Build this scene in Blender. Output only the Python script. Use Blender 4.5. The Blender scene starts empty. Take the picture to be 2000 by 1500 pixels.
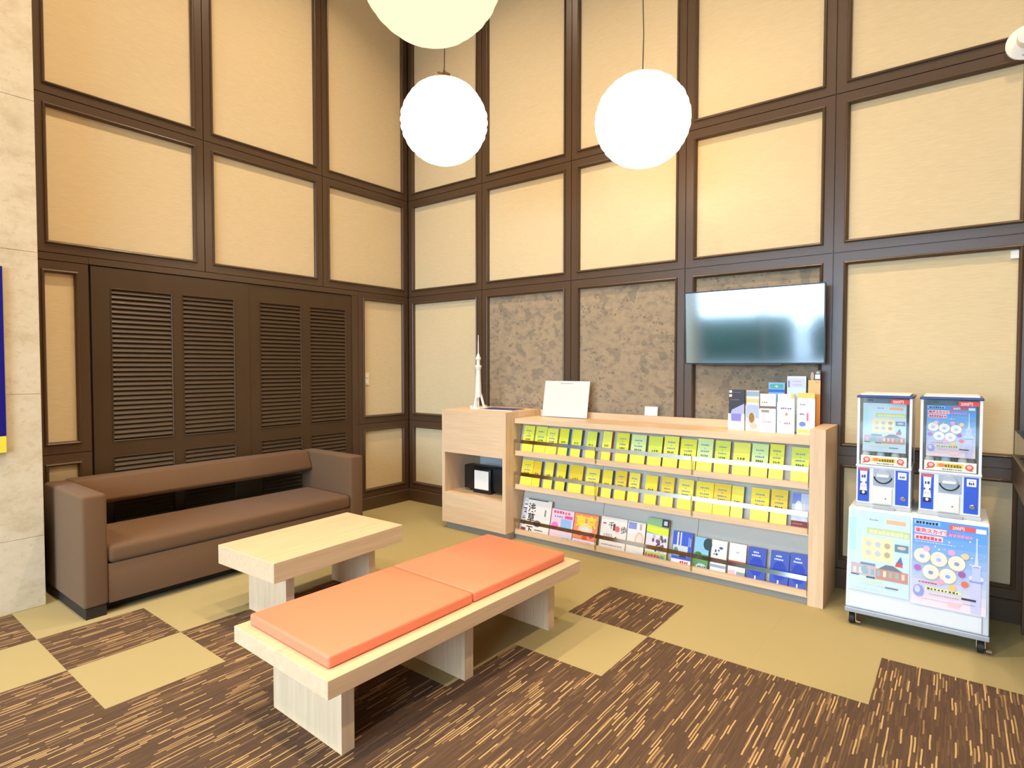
import bpy, bmesh, math, random
from mathutils import Vector, Matrix
random.seed(7)
D = bpy.data
S = bpy.context.scene
COL = S.collection
R = math.radians

# ------------------------------------------------------------------ camera
cam = D.cameras.new('camera'); camo = D.objects.new('camera', cam); COL.objects.link(camo)
cam.sensor_width = 36.0; cam.lens = 1133.19 / 2000 * 36; cam.clip_start = 0.05
camo.location = (4.6153, -4.2294, 1.4283)
camo.rotation_euler = (R(90 - 1.752), R(-0.0362), R(37.4077))
S.camera = camo

# ------------------------------------------------------------------ view, world, lights
vs = S.view_settings
vs.view_transform = 'Standard'; vs.look = 'None'; vs.gamma = 1.0; vs.use_curve_mapping = False
vs.exposure = 0.1
W = D.worlds.new('overcast_sky'); S.world = W; W.use_nodes = True
bg = W.node_tree.nodes['Background']
bg.inputs[0].default_value = (0.54, 0.77, 1.0, 1); bg.inputs[1].default_value = 15.5

def portal(name, loc, rot, sx, sy):
    l = D.lights.new(name, 'AREA'); l.shape = 'RECTANGLE'; l.size = sx; l.size_y = sy
    l.cycles.is_portal = True
    o = D.objects.new(name, l); COL.objects.link(o); o.location = loc; o.rotation_euler = rot
portal('window_portal', (2.95, -8.55, 1.75), (R(90), 0, 0), 5.3, 3.3)

LAMP_POWER = 36.0
LANTERN = 5.2
CEIL = 5.6

# ------------------------------------------------------------------ helpers
def setp(o, label=None, cat=None, group=None, kind=None):
    if label: o['label'] = label
    if cat: o['category'] = cat
    if group: o['group'] = group
    if kind: o['kind'] = kind
    return o

def empty(name, loc=(0, 0, 0), rot=(0, 0, 0), label=None, cat=None, group=None, kind=None):
    o = D.objects.new(name, None); o.empty_display_size = 0.1
    COL.objects.link(o); o.location = loc; o.rotation_euler = rot
    return setp(o, label, cat, group, kind)

def link(name, me, parent=None, loc=(0, 0, 0), rot=(0, 0, 0)):
    o = D.objects.new(name, me); COL.objects.link(o)
    o.location = loc; o.rotation_euler = rot
    if parent: o.parent = parent
    return o

def box(bm, x0, x1, y0, y1, z0, z1, mi=0):
    v = [bm.verts.new(p) for p in ((x0,y0,z0),(x1,y0,z0),(x1,y1,z0),(x0,y1,z0),(x0,y0,z1),(x1,y0,z1),(x1,y1,z1),(x0,y1,z1))]
    for f in ((0,3,2,1),(4,5,6,7),(0,1,5,4),(1,2,6,5),(2,3,7,6),(3,0,4,7)):
        fc = bm.faces.new([v[i] for i in f]); fc.material_index = mi
    return v

def tomesh(name, bm, mats, bevel=0, seg=2, smooth=False):
    if bevel:
        bmesh.ops.bevel(bm, geom=list(bm.edges), offset=bevel, segments=seg, profile=0.5, affect='EDGES', clamp_overlap=True)
    bmesh.ops.recalc_face_normals(bm, faces=list(bm.faces))
    me = D.meshes.new(name); bm.to_mesh(me); bm.free()
    for m in (mats if isinstance(mats, (list, tuple)) else [mats]):
        me.materials.append(M[m] if isinstance(m, str) else m)
    if smooth:
        me.polygons.foreach_set('use_smooth', [True] * len(me.polygons))
        me.set_sharp_from_angle(angle=R(38))
    return me

def mk(name, bm, mats, parent=None, loc=(0,0,0), rot=(0,0,0), bevel=0, seg=2, smooth=False):
    return link(name, tomesh(name, bm, mats, bevel, seg, smooth), parent, loc, rot)

def bx(name, dims, mat, parent=None, loc=(0,0,0), rot=(0,0,0), bevel=0, seg=2, smooth=False):
    bm = bmesh.new(); box(bm, *dims)
    return mk(name, bm, mat, parent, loc, rot, bevel, seg, smooth)

def lathe(bm, prof, n=24, c=(0,0,0), cap=True, sq=1.0):
    rings = []
    for r, z in prof:
        rings.append([bm.verts.new((c[0]+r*math.cos(2*math.pi*k/n), c[1]+r*sq*math.sin(2*math.pi*k/n), c[2]+z)) for k in range(n)])
    for a, b in zip(rings, rings[1:]):
        for k in range(n):
            bm.faces.new((a[k], a[(k+1)%n], b[(k+1)%n], b[k]))
    if cap:
        bm.faces.new(rings[0][::-1]); bm.faces.new(rings[-1])

def cyl_y(bm, x, z, r, y0, y1, n=20):
    a = [bm.verts.new((x+r*math.cos(2*math.pi*k/n), y0, z+r*math.sin(2*math.pi*k/n))) for k in range(n)]
    b = [bm.verts.new((x+r*math.cos(2*math.pi*k/n), y1, z+r*math.sin(2*math.pi*k/n))) for k in range(n)]
    for k in range(n): bm.faces.new((a[k], b[k], b[(k+1)%n], a[(k+1)%n]))
    bm.faces.new(a); bm.faces.new(b[::-1])

def cyl_x(bm, y, z, r, x0, x1, n=20):
    a = [bm.verts.new((x0, y+r*math.cos(2*math.pi*k/n), z+r*math.sin(2*math.pi*k/n))) for k in range(n)]
    b = [bm.verts.new((x1, y+r*math.cos(2*math.pi*k/n), z+r*math.sin(2*math.pi*k/n))) for k in range(n)]
    for k in range(n): bm.faces.new((a[k], a[(k+1)%n], b[(k+1)%n], b[k]))
    bm.faces.new(a[::-1]); bm.faces.new(b)

def tube(bm, pts, r, n=8):
    rings = []
    for i, p in enumerate(pts):
        p = Vector(p)
        d = (Vector(pts[min(i+1, len(pts)-1)]) - Vector(pts[max(i-1, 0)])).normalized()
        u = d.orthogonal().normalized() if abs(d.z) > .99 else d.cross(Vector((0,0,1))).normalized()
        w = d.cross(u)
        rings.append([bm.verts.new(p + r*(math.cos(2*math.pi*k/n)*u + math.sin(2*math.pi*k/n)*w)) for k in range(n)])
    for a, b in zip(rings, rings[1:]):
        for k in range(n): bm.faces.new((a[k], a[(k+1)%n], b[(k+1)%n], b[k]))
    bm.faces.new(rings[0][::-1]); bm.faces.new(rings[-1])

def prism(bm, poly, axis, a, b):
    """poly of 2D points extruded along axis from a to b; axis x: (y,z) y: (x,z) z: (x,y)"""
    f = {'x': lambda p, t: (t, p[0], p[1]), 'y': lambda p, t: (p[0], t, p[1]), 'z': lambda p, t: (p[0], p[1], t)}[axis]
    A = [bm.verts.new(f(p, a)) for p in poly]; Bv = [bm.verts.new(f(p, b)) for p in poly]
    n = len(poly)
    for k in range(n): bm.faces.new((A[k], A[(k+1)%n], Bv[(k+1)%n], Bv[k]))
    bm.faces.new(A[::-1]); bm.faces.new(Bv)

# ------------------------------------------------------------------ materials
M = {}
class NT:
    def __init__(s, name):
        s.m = D.materials.new(name); s.m.use_nodes = True; s.t = s.m.node_tree
        s.b = s.t.nodes['Principled BSDF']; M[name] = s.m
    def n(s, typ, **kw):
        nd = s.t.nodes.new(typ)
        for k, v in kw.items():
            if k.startswith('i_'): nd.inputs[k[2:].replace('_', ' ')].default_value = v
            else: setattr(nd, k, v)
        return nd
    def l(s, a, b): s.t.links.new(a, b)
    def math(s, op, a, b=None, c=None):
        nd = s.t.nodes.new('ShaderNodeMath'); nd.operation = op
        for i, v in enumerate((a, b, c)):
            if v is None: continue
            if isinstance(v, (int, float)): nd.inputs[i].default_value = v
            else: s.l(v, nd.inputs[i])
        return nd.outputs[0]
    def ramp(s, fac, stops):
        r = s.t.nodes.new('ShaderNodeValToRGB'); s.l(fac, r.inputs[0])
        e = r.color_ramp.elements
        while len(e) < len(stops): e.new(0.5)
        for el, (p, c) in zip(e, stops): el.position = p; el.color = (*c, 1)
        return r.outputs[0]
    def mix(s, fac, a, b):
        nd = s.t.nodes.new('ShaderNodeMix'); nd.data_type = 'RGBA'
        if isinstance(fac, (int, float)): nd.inputs[0].default_value = fac
        else: s.l(fac, nd.inputs[0])
        for i, v in ((6, a), (7, b)):
            if isinstance(v, tuple): nd.inputs[i].default_value = (*v, 1)
            else: s.l(v, nd.inputs[i])
        return nd.outputs[2]
    def coord(s, scale=(1,1,1), world=False):
        if world: o = s.t.nodes.new('ShaderNodeNewGeometry').outputs['Position']
        else: o = s.t.nodes.new('ShaderNodeTexCoord').outputs['Object']
        mp = s.t.nodes.new('ShaderNodeMapping'); mp.inputs['Scale'].default_value = scale
        s.l(o, mp.inputs[0]); return mp.outputs[0]
    def noise(s, vec, scale=1, detail=3, rough=.5):
        nd = s.n('ShaderNodeTexNoise'); s.l(vec, nd.inputs['Vector'])
        nd.inputs['Scale'].default_value = scale; nd.inputs['Detail'].default_value = detail; nd.inputs['Roughness'].default_value = rough
        return nd.outputs['Fac']
    def bump(s, h, strength=.2, dist=.002):
        b = s.n('ShaderNodeBump'); b.inputs['Strength'].default_value = strength; b.inputs['Distance'].default_value = dist
        s.l(h, b.inputs['Height']); s.l(b.outputs[0], s.b.inputs['Normal'])
    def set(s, color=None, rough=None, metal=None, spec=None, **kw):
        if color is not None:
            if isinstance(color, tuple): s.b.inputs['Base Color'].default_value = (*color, 1)
            else: s.l(color, s.b.inputs['Base Color'])
        if rough is not None: s.b.inputs['Roughness'].default_value = rough
        if metal is not None: s.b.inputs['Metallic'].default_value = metal
        if spec is not None: s.b.inputs['Specular IOR Level'].default_value = spec
        for k, v in kw.items(): s.b.inputs[k].default_value = v
        return s

def srgb(r, g, b):
    f = lambda c: ((c/255+.055)/1.055)**2.4 if c > 10 else c/255/12.92
    return (f(r), f(g), f(b))

def plain(name, c, rough=.5, metal=0, spec=.5, var=.06, vs_=40):
    t = NT(name); v = t.noise(t.coord((vs_,)*3), 1, 2)
    t.set(t.mix(v, tuple(x*(1-var) for x in c), tuple(min(1, x*(1+var)) for x in c)), rough, metal, spec)
    return t

def fabric_wall(name, c):
    t = NT(name)
    co = t.coord((16, 16, 240), world=True)
    a = t.noise(co, 1, 3, .6); b = t.noise(t.coord((2, 2, 2), world=True), 1, 2)
    col = t.mix(a, tuple(x*.78 for x in c), tuple(x*1.16 for x in c))
    col = t.mix(b, col, t.mix(.5, col, tuple(x*1.04 for x in c)))
    t.set(col, .85, 0, .25); t.bump(a, .25, .002)
fabric_wall('wall_fabric', srgb(219, 198, 158))

t = NT('frame_wood'); v = t.noise(t.coord((60, 60, 60), world=True), 1, 3)
t.set(t.mix(v, srgb(78, 57, 39), srgb(88, 66, 47)), .33, 0, .5)
t = NT('door_wood'); v = t.noise(t.coord((60, 8, 4), world=True), 1, 3)
t.set(t.mix(v, srgb(68, 49, 29), srgb(77, 56, 34)), .42, 0, .45)

t = NT('mosaic_wallpaper')
co = t.coord((1, 1, 1), world=True)
n1 = t.noise(t.coord((16, 16, 24), world=True), 1, 4, .65)
vo = t.n('ShaderNodeTexVoronoi'); t.l(t.coord((26, 26, 26), world=True), vo.inputs['Vector']); vo.inputs['Scale'].default_value = 1.0
n2 = t.noise(t.coord((5, 5, 5), world=True), 1, 1)
base = t.ramp(n1, [(.28, srgb(124, 114, 102)), (.46, srgb(156, 138, 114)), (.62, srgb(168, 148, 120)), (.8, srgb(140, 124, 102))])
spots = t.math('MULTIPLY', t.math('LESS_THAN', vo.outputs['Distance'], .24), t.math('GREATER_THAN', n2, .55))
patch = t.math('MULTIPLY', t.math('GREATER_THAN', t.noise(t.coord((8, 8, 10), world=True), 1, 2), .6), .6)
col = t.mix(patch, base, srgb(124, 114, 98)); col = t.mix(t.math('MULTIPLY', spots, .6), col, srgb(100, 88, 76))
t.set(col, .75, 0, .3)

def wood(name, grain, c1, c2, rough=.42):
    t = NT(name)
    sc = {'x': (1.6, 38, 38), 'y': (38, 1.6, 38), 'z': (38, 38, 1.6)}[grain]
    a = t.noise(t.coord(sc), 1, 4, .6); b = t.noise(t.coord(tuple(x*4 for x in sc)), 1, 2)
    f = t.math('ADD', t.math('MULTIPLY', a, .7), t.math('MULTIPLY', b, .3))
    t.set(t.ramp(f, [(.3, c1), (.7, c2)]), rough, 0, .4); t.bump(b, .08, .001)
for g in 'xyz': wood('oak_'+g, g, srgb(214, 181, 144), srgb(232, 201, 165))

t = NT('sofa_fabric'); a = t.noise(t.coord((420,)*3), 1, 2); b = t.noise(t.coord((5,)*3), 1, 2)
t.set(t.mix(a, srgb(90, 66, 45), srgb(124, 93, 66)), .9, 0, .2); t.bump(a, .3, .002); t.b.inputs['Sheen Weight'].default_value = .08
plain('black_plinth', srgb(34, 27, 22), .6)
t = NT('orange_vinyl'); a = t.noise(t.coord((220,)*3), 1, 2)
t.set(t.mix(a, srgb(240, 132, 98), srgb(246, 140, 106)), .42, 0, .4); t.bump(a, .06, .001)

t = NT('carpet_beige'); a = t.noise(t.coord((500,)*3, world=True), 1, 2); b = t.noise(t.coord((7,)*3, world=True), 1, 3)
c = t.mix(a, srgb(156, 141, 98), srgb(182, 166, 121)); t.set(t.mix(t.math('MULTIPLY', b, .35), c, srgb(163, 150, 106)), .95, 0, .1); t.bump(a, .35, .003)
t = NT('carpet_brown')
geo = t.n('ShaderNodeNewGeometry'); sx = t.n('ShaderNodeSeparateXYZ'); t.l(geo.outputs['Position'], sx.inputs[0])
wob = t.math('MULTIPLY', t.noise(t.coord((9, 9, 1), world=True), 1, 1), .006)
strip = t.math('FLOOR', t.math('DIVIDE', t.math('ADD', sx.outputs[0], wob), .0056))
wn = t.n('ShaderNodeTexWhiteNoise', noise_dimensions='1D'); t.l(strip, wn.inputs['W'])
cell = t.math('FLOOR', t.math('ADD', t.math('DIVIDE', sx.outputs[1], .11), t.math('MULTIPLY', wn.outputs['Value'], 13.0)))
cv = t.n('ShaderNodeCombineXYZ'); t.l(strip, cv.inputs[0]); t.l(cell, cv.inputs[1])
w2 = t.n('ShaderNodeTexWhiteNoise', noise_dimensions='2D'); t.l(cv.outputs[0], w2.inputs['Vector'])
a = t.noise(t.coord((400,)*3, world=True), 1, 2)
big = t.noise(t.coord((14, 5, 1), world=True), 1, 1)
odd = t.math('MULTIPLY_ADD', t.math('MODULO', t.math('ABSOLUTE', strip), 2.0), .22, -.12)
val = t.math('ADD', t.math('ADD', w2.outputs['Value'], odd), t.math('MULTIPLY', t.math('SUBTRACT', big, .5), .24))
c = t.ramp(val, [(0, srgb(84, 66, 54)), (.5, srgb(92, 72, 58)), (.74, srgb(100, 78, 60)), (.84, srgb(124, 98, 72)), (.93, srgb(176, 144, 98)), (1, srgb(202, 168, 116))])
t.set(t.mix(t.math('MULTIPLY', a, .35), c, srgb(80, 60, 46)), .95, 0, .1); t.bump(t.math('ADD', a, t.math('MULTIPLY', w2.outputs['Value'], .5)), .35, .003)
plain('subfloor', srgb(150, 135, 100), .9)

t = NT('stone'); a = t.noise(t.coord((4, 4, 6), world=True), 1, 6, .7); b = t.noise(t.coord((30, 30, 40), world=True), 1, 4)
c = t.ramp(a, [(.3, srgb(196, 176, 142)), (.5, srgb(216, 200, 170)), (.7, srgb(224, 210, 184))])
t.set(t.mix(t.math('MULTIPLY', t.math('GREATER_THAN', b, .62), .3), c, srgb(190, 168, 134)), .45, 0, .4)
plain('grout', srgb(160, 140, 112), .8)
plain('plaster', srgb(225, 215, 196), .9, var=.02)
plain('ceiling_white', srgb(228, 220, 205), .9, var=.02)
plain('white_metal', srgb(226, 230, 236), .35, 0, .5, .02)
plain('light_grey', srgb(186, 188, 188), .5, 0, .4, .03)
plain('rack_grey', srgb(200, 195, 184), .55, 0, .4, .03)
plain('kick_grey', srgb(142, 142, 136), .5, 0, .4, .04)
plain('steel_grey', srgb(168, 174, 184), .35, .2, .5, .03)
plain('blue_plastic', srgb(42, 84, 205), .35)
plain('navy', srgb(30, 48, 120), .35)
plain('sign_blue', srgb(12, 10, 120), .4)
plain('sign_yellow', srgb(240, 220, 70), .4)
plain('black_plastic', srgb(20, 21, 23), .35, 0, .5, .1)
plain('black_cord', srgb(40, 36, 32), .6)
plain('rubber', srgb(24, 24, 26), .6)
plain('chrome', (.8, .8, .82), .12, 1.0, .5, .02)
plain('paper', srgb(240, 238, 232), .7, 0, .3, .015)
plain('page_paper', srgb(238, 230, 212), .8, 0, .3, .04)
plain('ivory', srgb(236, 226, 200), .4, 0, .5, .01)
plain('pearl_white', srgb(246, 240, 230), .4, 0, .5, .01)
plain('hedge_green', srgb(30, 62, 50), .9, 0, .2, .5, 12)
plain('pavement', srgb(150, 152, 156), .9)
plain('bronze', srgb(110, 74, 40), .35, .7)
for nm, c in dict(yellow_a=(244, 236, 84), yellow_b=(248, 236, 84), yellow_c=(250, 226, 66), sp_cyan=(44, 150, 176), sp_purple=(92, 86, 140), sp_black=(58, 58, 66),
                  sp_red=(196, 84, 50), sp_grey=(122, 112, 108), sp_tan=(196, 160, 110), sp_pink=(226, 170, 160), sp_olive=(150, 128, 40), sp_orange=(228, 150, 70),
                  cv_white=(238, 232, 224), cv_pink=(240, 206, 222), cv_red=(222, 130, 96), cv_green=(182, 206, 90), cv_blue=(70, 92, 190), cv_leaf=(90, 140, 80),
                  cv_deepblue=(30, 52, 170), cv_photo=(186, 196, 222), cv_skyblue=(120, 178, 232), cv_pale=(206, 228, 240), cv_dark=(44, 40, 46)).items():
    plain(nm, srgb(*c), .4, 0, .45, .03)

t = NT('print_ink'); at = t.n('ShaderNodeVertexColor', layer_name='Col'); t.l(at.outputs[0], t.b.inputs['Base Color']); t.set(None, .5, 0, .35)

t = NT('tv_screen'); t.set((.006, .009, .012), .085, 0, 1.0)
t.b.inputs['Coat Weight'].default_value = .6; t.b.inputs['Coat Roughness'].default_value = .05
t.b.inputs['IOR'].default_value = 2.0

def clear(name, tint, gloss_rough=.05, fac=.12):
    t = NT(name); nt = t.t
    tr = t.n('ShaderNodeBsdfTransparent'); tr.inputs[0].default_value = (*tint, 1)
    gl = t.n('ShaderNodeBsdfGlossy'); gl.inputs['Roughness'].default_value = gloss_rough
    lw = t.n('ShaderNodeLayerWeight')
    mx = t.n('ShaderNodeMixShader')
    t.l(t.math('MULTIPLY_ADD', t.math('POWER', lw.outputs['Facing'], 5.0), .85, fac), mx.inputs[0]); t.l(tr.outputs[0], mx.inputs[1]); t.l(gl.outputs[0], mx.inputs[2])
    t.l(mx.outputs[0], nt.nodes['Material Output'].inputs[0])
clear('acrylic_smoke', (.5, .38, .26), .10, .42)
clear('acrylic_clear', (.97, .98, .98), .05, .04)
clear('acrylic_grey', (.66, .66, .62), .08, .04)

def emit(name, c, s):
    t = NT(name); e = t.n('ShaderNodeEmission'); e.inputs[0].default_value = (*c, 1); e.inputs[1].default_value = s
    t.l(e.outputs[0], t.t.nodes['Material Output'].inputs[0])
emit('lantern_glow', (1, .80, .58), LANTERN)
emit('lantern_dim', (1, .88, .55), 1.15)
emit('lamp_lens', (1, .86, .64), 6.0)

# ------------------------------------------------------------------ flat print built from coloured polygons
class Print:
    """flat ink on a face that looks towards -y: x right, z up, each layer a hair prouder"""
    def __init__(s): s.v = []; s.f = []; s.c = []; s.k = 0
    def poly(s, pts, col, lift=None):
        s.k += 1; y = -(0.0004 + 0.00006 * s.k) if lift is None else -lift
        b = len(s.v); s.v += [(p[0], y, p[1]) for p in pts]; s.f.append(list(range(b, b + len(pts)))); s.c.append(srgb(*col))
    def rect(s, x0, x1, z0, z1, col): s.poly([(x0, z0), (x1, z0), (x1, z1), (x0, z1)], col)
    def disc(s, x, z, rx, rz, col, n=18): s.poly([(x+rx*math.cos(2*math.pi*k/n), z+rz*math.sin(2*math.pi*k/n)) for k in range(n)], col)
    def dabs(s, x0, x1, z, h, n, col, gap=.3):
        w = (x1-x0)/n; s.k += 1; y = -(0.0004+0.00006*s.k)
        for i in range(n):
            a = x0+i*w; b = a+w*(1-gap*random.uniform(.5, 1.4)); hh = h*random.uniform(.7, 1)
            j = len(s.v); s.v += [(a, y, z), (b, y, z), (b, y, z+hh), (a, y, z+hh)]; s.f.append([j, j+1, j+2, j+3]); s.c.append(srgb(*col))
    def text(s, body, x, z, size, col, fat=0, squeeze=1.0):
        cu = D.curves.new('glyphs', 'FONT'); cu.body = body; cu.size = size; cu.resolution_u = 3; cu.offset = fat
        o = D.objects.new('glyphs', cu); COL.objects.link(o); dg = bpy.context.evaluated_depsgraph_get()
        me = o.evaluated_get(dg).to_mesh(); s.k += 1; y = -(0.0004+0.00006*s.k); b = len(s.v)
        s.v += [(x+v.co.x*squeeze, y, z+v.co.y) for v in me.vertices]
        for p in me.polygons: s.f.append([b+i for i in p.vertices]); s.c.append(srgb(*col))
        o.to_mesh_clear() if False else o.evaluated_get(dg).to_mesh_clear()
        D.objects.remove(o); D.curves.remove(cu)
    def build(s, parent, loc=(0,0,0), rot=(0,0,0), name='print'):
        me = D.meshes.new(name); me.from_pydata(s.v, [], s.f)
        ca = me.color_attributes.new('Col', 'FLOAT_COLOR', 'CORNER')
        i = 0
        for f, c in zip(s.f, s.c):
            for _ in f: ca.data[i].color = (*c, 1); i += 1
        me.materials.append(M['print_ink'])
        return link(name, me, parent, loc, rot)

# ================================================================== THE ROOM
X1, Y0 = 9.0, -8.5
# ---- floor with carpet tiles
fl = bx('floor', (-.3, X1, Y0, .3, -.12, -.007), 'subfloor'); setp(fl, kind='structure')
OX, OY, ANG = 2.8485, -1.3835, R(-.589)
def is_brown(i, j):
    if i >= 1: return j <= -1 or (i >= 3 and j == 0)
    if i == 0: return j == 0 or j <= -2
    if i == -1: return j <= -3
    if i == -2: return j <= -2
    if i == -3: return j in (-2, -3) or j <= -5
    if i == -4: return j == -4 or j <= -6
    if i == -5: return j == -5
    return False
def clip(poly, fn):
    out = []
    for k in range(len(poly)):
        a, b = poly[k], poly[(k+1) % len(poly)]; fa, fb = fn(a), fn(b)
        if fa >= 0: out.append(a)
        if fa * fb < 0:
            t_ = fa/(fa-fb); out.append((a[0]+(b[0]-a[0])*t_, a[1]+(b[1]-a[1])*t_))
    return out
ca_, sa_ = math.cos(ANG), math.sin(ANG)
for i in range(-6, 7):
    for j in range(-8, 3):
        g = .0001
        q = []
        for a, b in ((g, g), (.5-g, g), (.5-g, .5-g), (g, .5-g)):
            u, v = i*.5+a, j*.5+b
            q.append((OX+u*ca_-v*sa_, OY+u*sa_+v*ca_))
        q = clip(q, lambda p: p[0]-.002); q = clip(q, lambda p: -.002-p[1])
        q = clip(q, lambda p: 5.98-p[0])
        if len(q) < 3: continue
        bm = bmesh.new(); prism(bm, q, 'z', -.007, 0.0)
        mk('carpet_tile', bm, 'carpet_brown' if is_brown(i, j) else 'carpet_beige', fl)

# ---- panelled walls
FW, DEP = .058, .02      # flat width of a frame, depth of the fabric behind the frame face
PROF_FRAME = [(.0, -.03), (.0, -.009), (.0022, -.009), (.0032, 0), (FW, 0), (FW, -.03)]
PROF_BEAD = [(FW, -.025), (FW, .004), (FW+.003, .010), (FW+.009, .013), (FW+.014, .010), (FW+.016, .002), (FW+.021, -.004), (FW+.022, -.025)]
def sweep(bm, rect, prof, put):
    a0, a1, b0, b1 = rect; rings = []
    for d, h in prof:
        rings.append([bm.verts.new(put(p, q, h)) for p, q in ((a0+d, b0+d), (a1-d, b0+d), (a1-d, b1-d), (a0+d, b1-d))])
    n = len(prof)
    for k in range(n):
        A, Bv = rings[k], rings[(k+1) % n]
        for m in range(4): bm.faces.new((A[m], A[(m+1)%4], Bv[(m+1)%4], Bv[m]))
putR = lambda a, z, h: (a, -h, z)          # right wall: a = x, face towards -y
putL = lambda a, z, h: (h, a, z)           # left wall: a = y, face towards +x
def cellw(wall, put, rect, fab, frame=True):
    bm = bmesh.new(); sweep(bm, rect, PROF_FRAME, put); f = mk('panel_frame', bm, 'frame_wood', wall)
    bm = bmesh.new(); sweep(bm, rect, PROF_BEAD, put); mk('moulding', bm, 'frame_wood', f)
    a0, a1, b0, b1 = rect; d = FW+.004
    P = [put(a, z, h) for a in (a0+d, a1-d) for z in (b0+d, b1-d) for h in (-DEP, -DEP-.008)]
    lo = [min(p[k] for p in P) for k in range(3)]; hi = [max(p[k] for p in P) for k in range(3)]
    bx('fabric_panel', (lo[0], hi[0], lo[1], hi[1], lo[2], hi[2]), fab, wall)

wr = setp(bx('wall_right', (-.2, X1, .03, .2, 0, CEIL), 'frame_wood'), kind='structure')
GX = [0.004, 1.0194, 2.0094, 3.0017, 3.978, 4.958, 5.95, 6.95, 7.95, 8.95]
ZR = [.128, .86, 2.154, 3.158, CEIL]
for k in range(len(GX)-1):
    for r in range(4):
        cellw(wr, putR, (GX[k], GX[k+1], ZR[r], ZR[r+1]), 'mosaic_wallpaper' if (k in (1, 2, 3) and r == 1) else 'wall_fabric')
bm = bmesh.new(); prism(bm, [(.03, 0), (-.012, 0), (-.012, .118), (-.006, .127), (.03, .127)], 'x', .004, X1)
setp(mk('baseboard_right', bm, 'frame_wood'), kind='structure')

wl = setp(bx('wall_left', (-.2, -.035, -3.3, .2, 0, CEIL), 'frame_wood'), kind='structure')
GY = [-.004, -1.0408, -2.0917, -3.142]
for k in range(3):
    for r in (2, 3): cellw(wl, putL, (GY[k+1], GY[k], ZR[r], ZR[r+1]), 'wall_fabric')
for rect in ((-.652, -.004, .86, 2.154), (-.652, -.004, .128, .86), (-3.167, -2.852, .855, 2.106), (-3.167, -2.852, .128, .855)):
    cellw(wl, putL, rect, 'wall_fabric')
bx('header_rail', (-.03, 0, -2.852, -.652, 2.108, 2.152), 'frame_wood', wl)
bx('header_rail', (-.03, 0, -3.167, -2.854, 2.108, 2.152), 'frame_wood', wl)
bx('jamb', (-.03, -.002, -.722, -.653, 0, 2.106), 'frame_wood', wl)
bm = bmesh.new(); prism(bm, [(-.03, 0), (.012, 0), (.012, .118), (.006, .127), (-.03, .127)], 'y', -.652, -.014)
setp(mk('baseboard_left', bm, 'frame_wood'), kind='structure')
bx('end_post', (-.03, 0, -3.25, -3.169, 0, CEIL), 'frame_wood', wl)

# ---- louvred sliding doors
def slat_mesh(w):
    bm = bmesh.new(); prism(bm, [(-.009, .009), (-.009, .014), (-.006, .014), (.006, -.008), (.006, -.013), (.003, -.013)], 'y', 0, w)
    return tomesh('slat', bm, 'door_wood')
def louvre_door(name, ya, yb, panels, fx):
    bm = bmesh.new()
    zt, zb, zm0, zm1, zl = 2.100, .012, .80, .905, .15
    ztop = 1.962
    x0, x1 = fx-.030, fx
    ys = sorted([ya, yb]); edges = [ys[0]]
    for a, b in sorted(panels): edges += [a, b]
    edges.append(ys[1])
    for k in range(0, len(edges), 2): box(bm, x0, x1, edges[k], edges[k+1], zb, zt)
    for a, b in panels:
        for z0, z1 in ((zb, zl), (zm0, zm1), (ztop, zt)): box(bm, x0, x1, a, b, z0, z1)
    d = setp(mk(name, bm, 'door_wood'), kind='structure')
    for a, b in panels:
        for z0, z1 in ((zm1, ztop), (zl, zm0)):
            bm = bmesh.new(); sweep(bm, (a, b, z0, z1), [(0, -.02), (0, .005), (.003, .006), (.007, .003), (.008, -.02)], lambda p, q, h: (fx+h, p, q)); lf = mk('louvre_frame', bm, 'door_wood', d)
            n = int(round((z1-z0-.02)/.0335)); me = slat_mesh(b-a-.012)
            for k in range(n): link('slat', me, lf, (fx-.005, a+.006, z0+.014+(k+.5)*(z1-z0-.02)/n))
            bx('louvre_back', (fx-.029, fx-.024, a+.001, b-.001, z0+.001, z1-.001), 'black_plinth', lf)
    return d
louvre_door('door_1', -2.840, -1.745, [(-2.729, -2.334), (-2.263, -1.868)], -.004)
louvre_door('door_2', -1.742, -.724, [(-1.652, -1.264), (-1.177, -.790)], -.010)

# ---- stone clad pier at the left
wc = setp(bx('wall_stone', (-.2, .297, Y0+.05, -3.212, 0, CEIL), 'grout'), kind='structure')
zj = [0, .42, 1.264, 2.095, 2.97, 3.83, 4.7, CEIL]
yj = [-3.197, -4.45, -5.7, -6.95, -8.2]
for a, b in zip(zj, zj[1:]):
    for c, d in zip(yj, yj[1:]):
        bx('stone_slab', (.297, .315, d+.001, c-.001, a+.001, b-.001), 'stone', wc, bevel=.001, seg=1)
    bx('stone_slab', (.03, .3135, -3.2115, -3.197, a+.001, b-.001), 'stone', wc)

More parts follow.
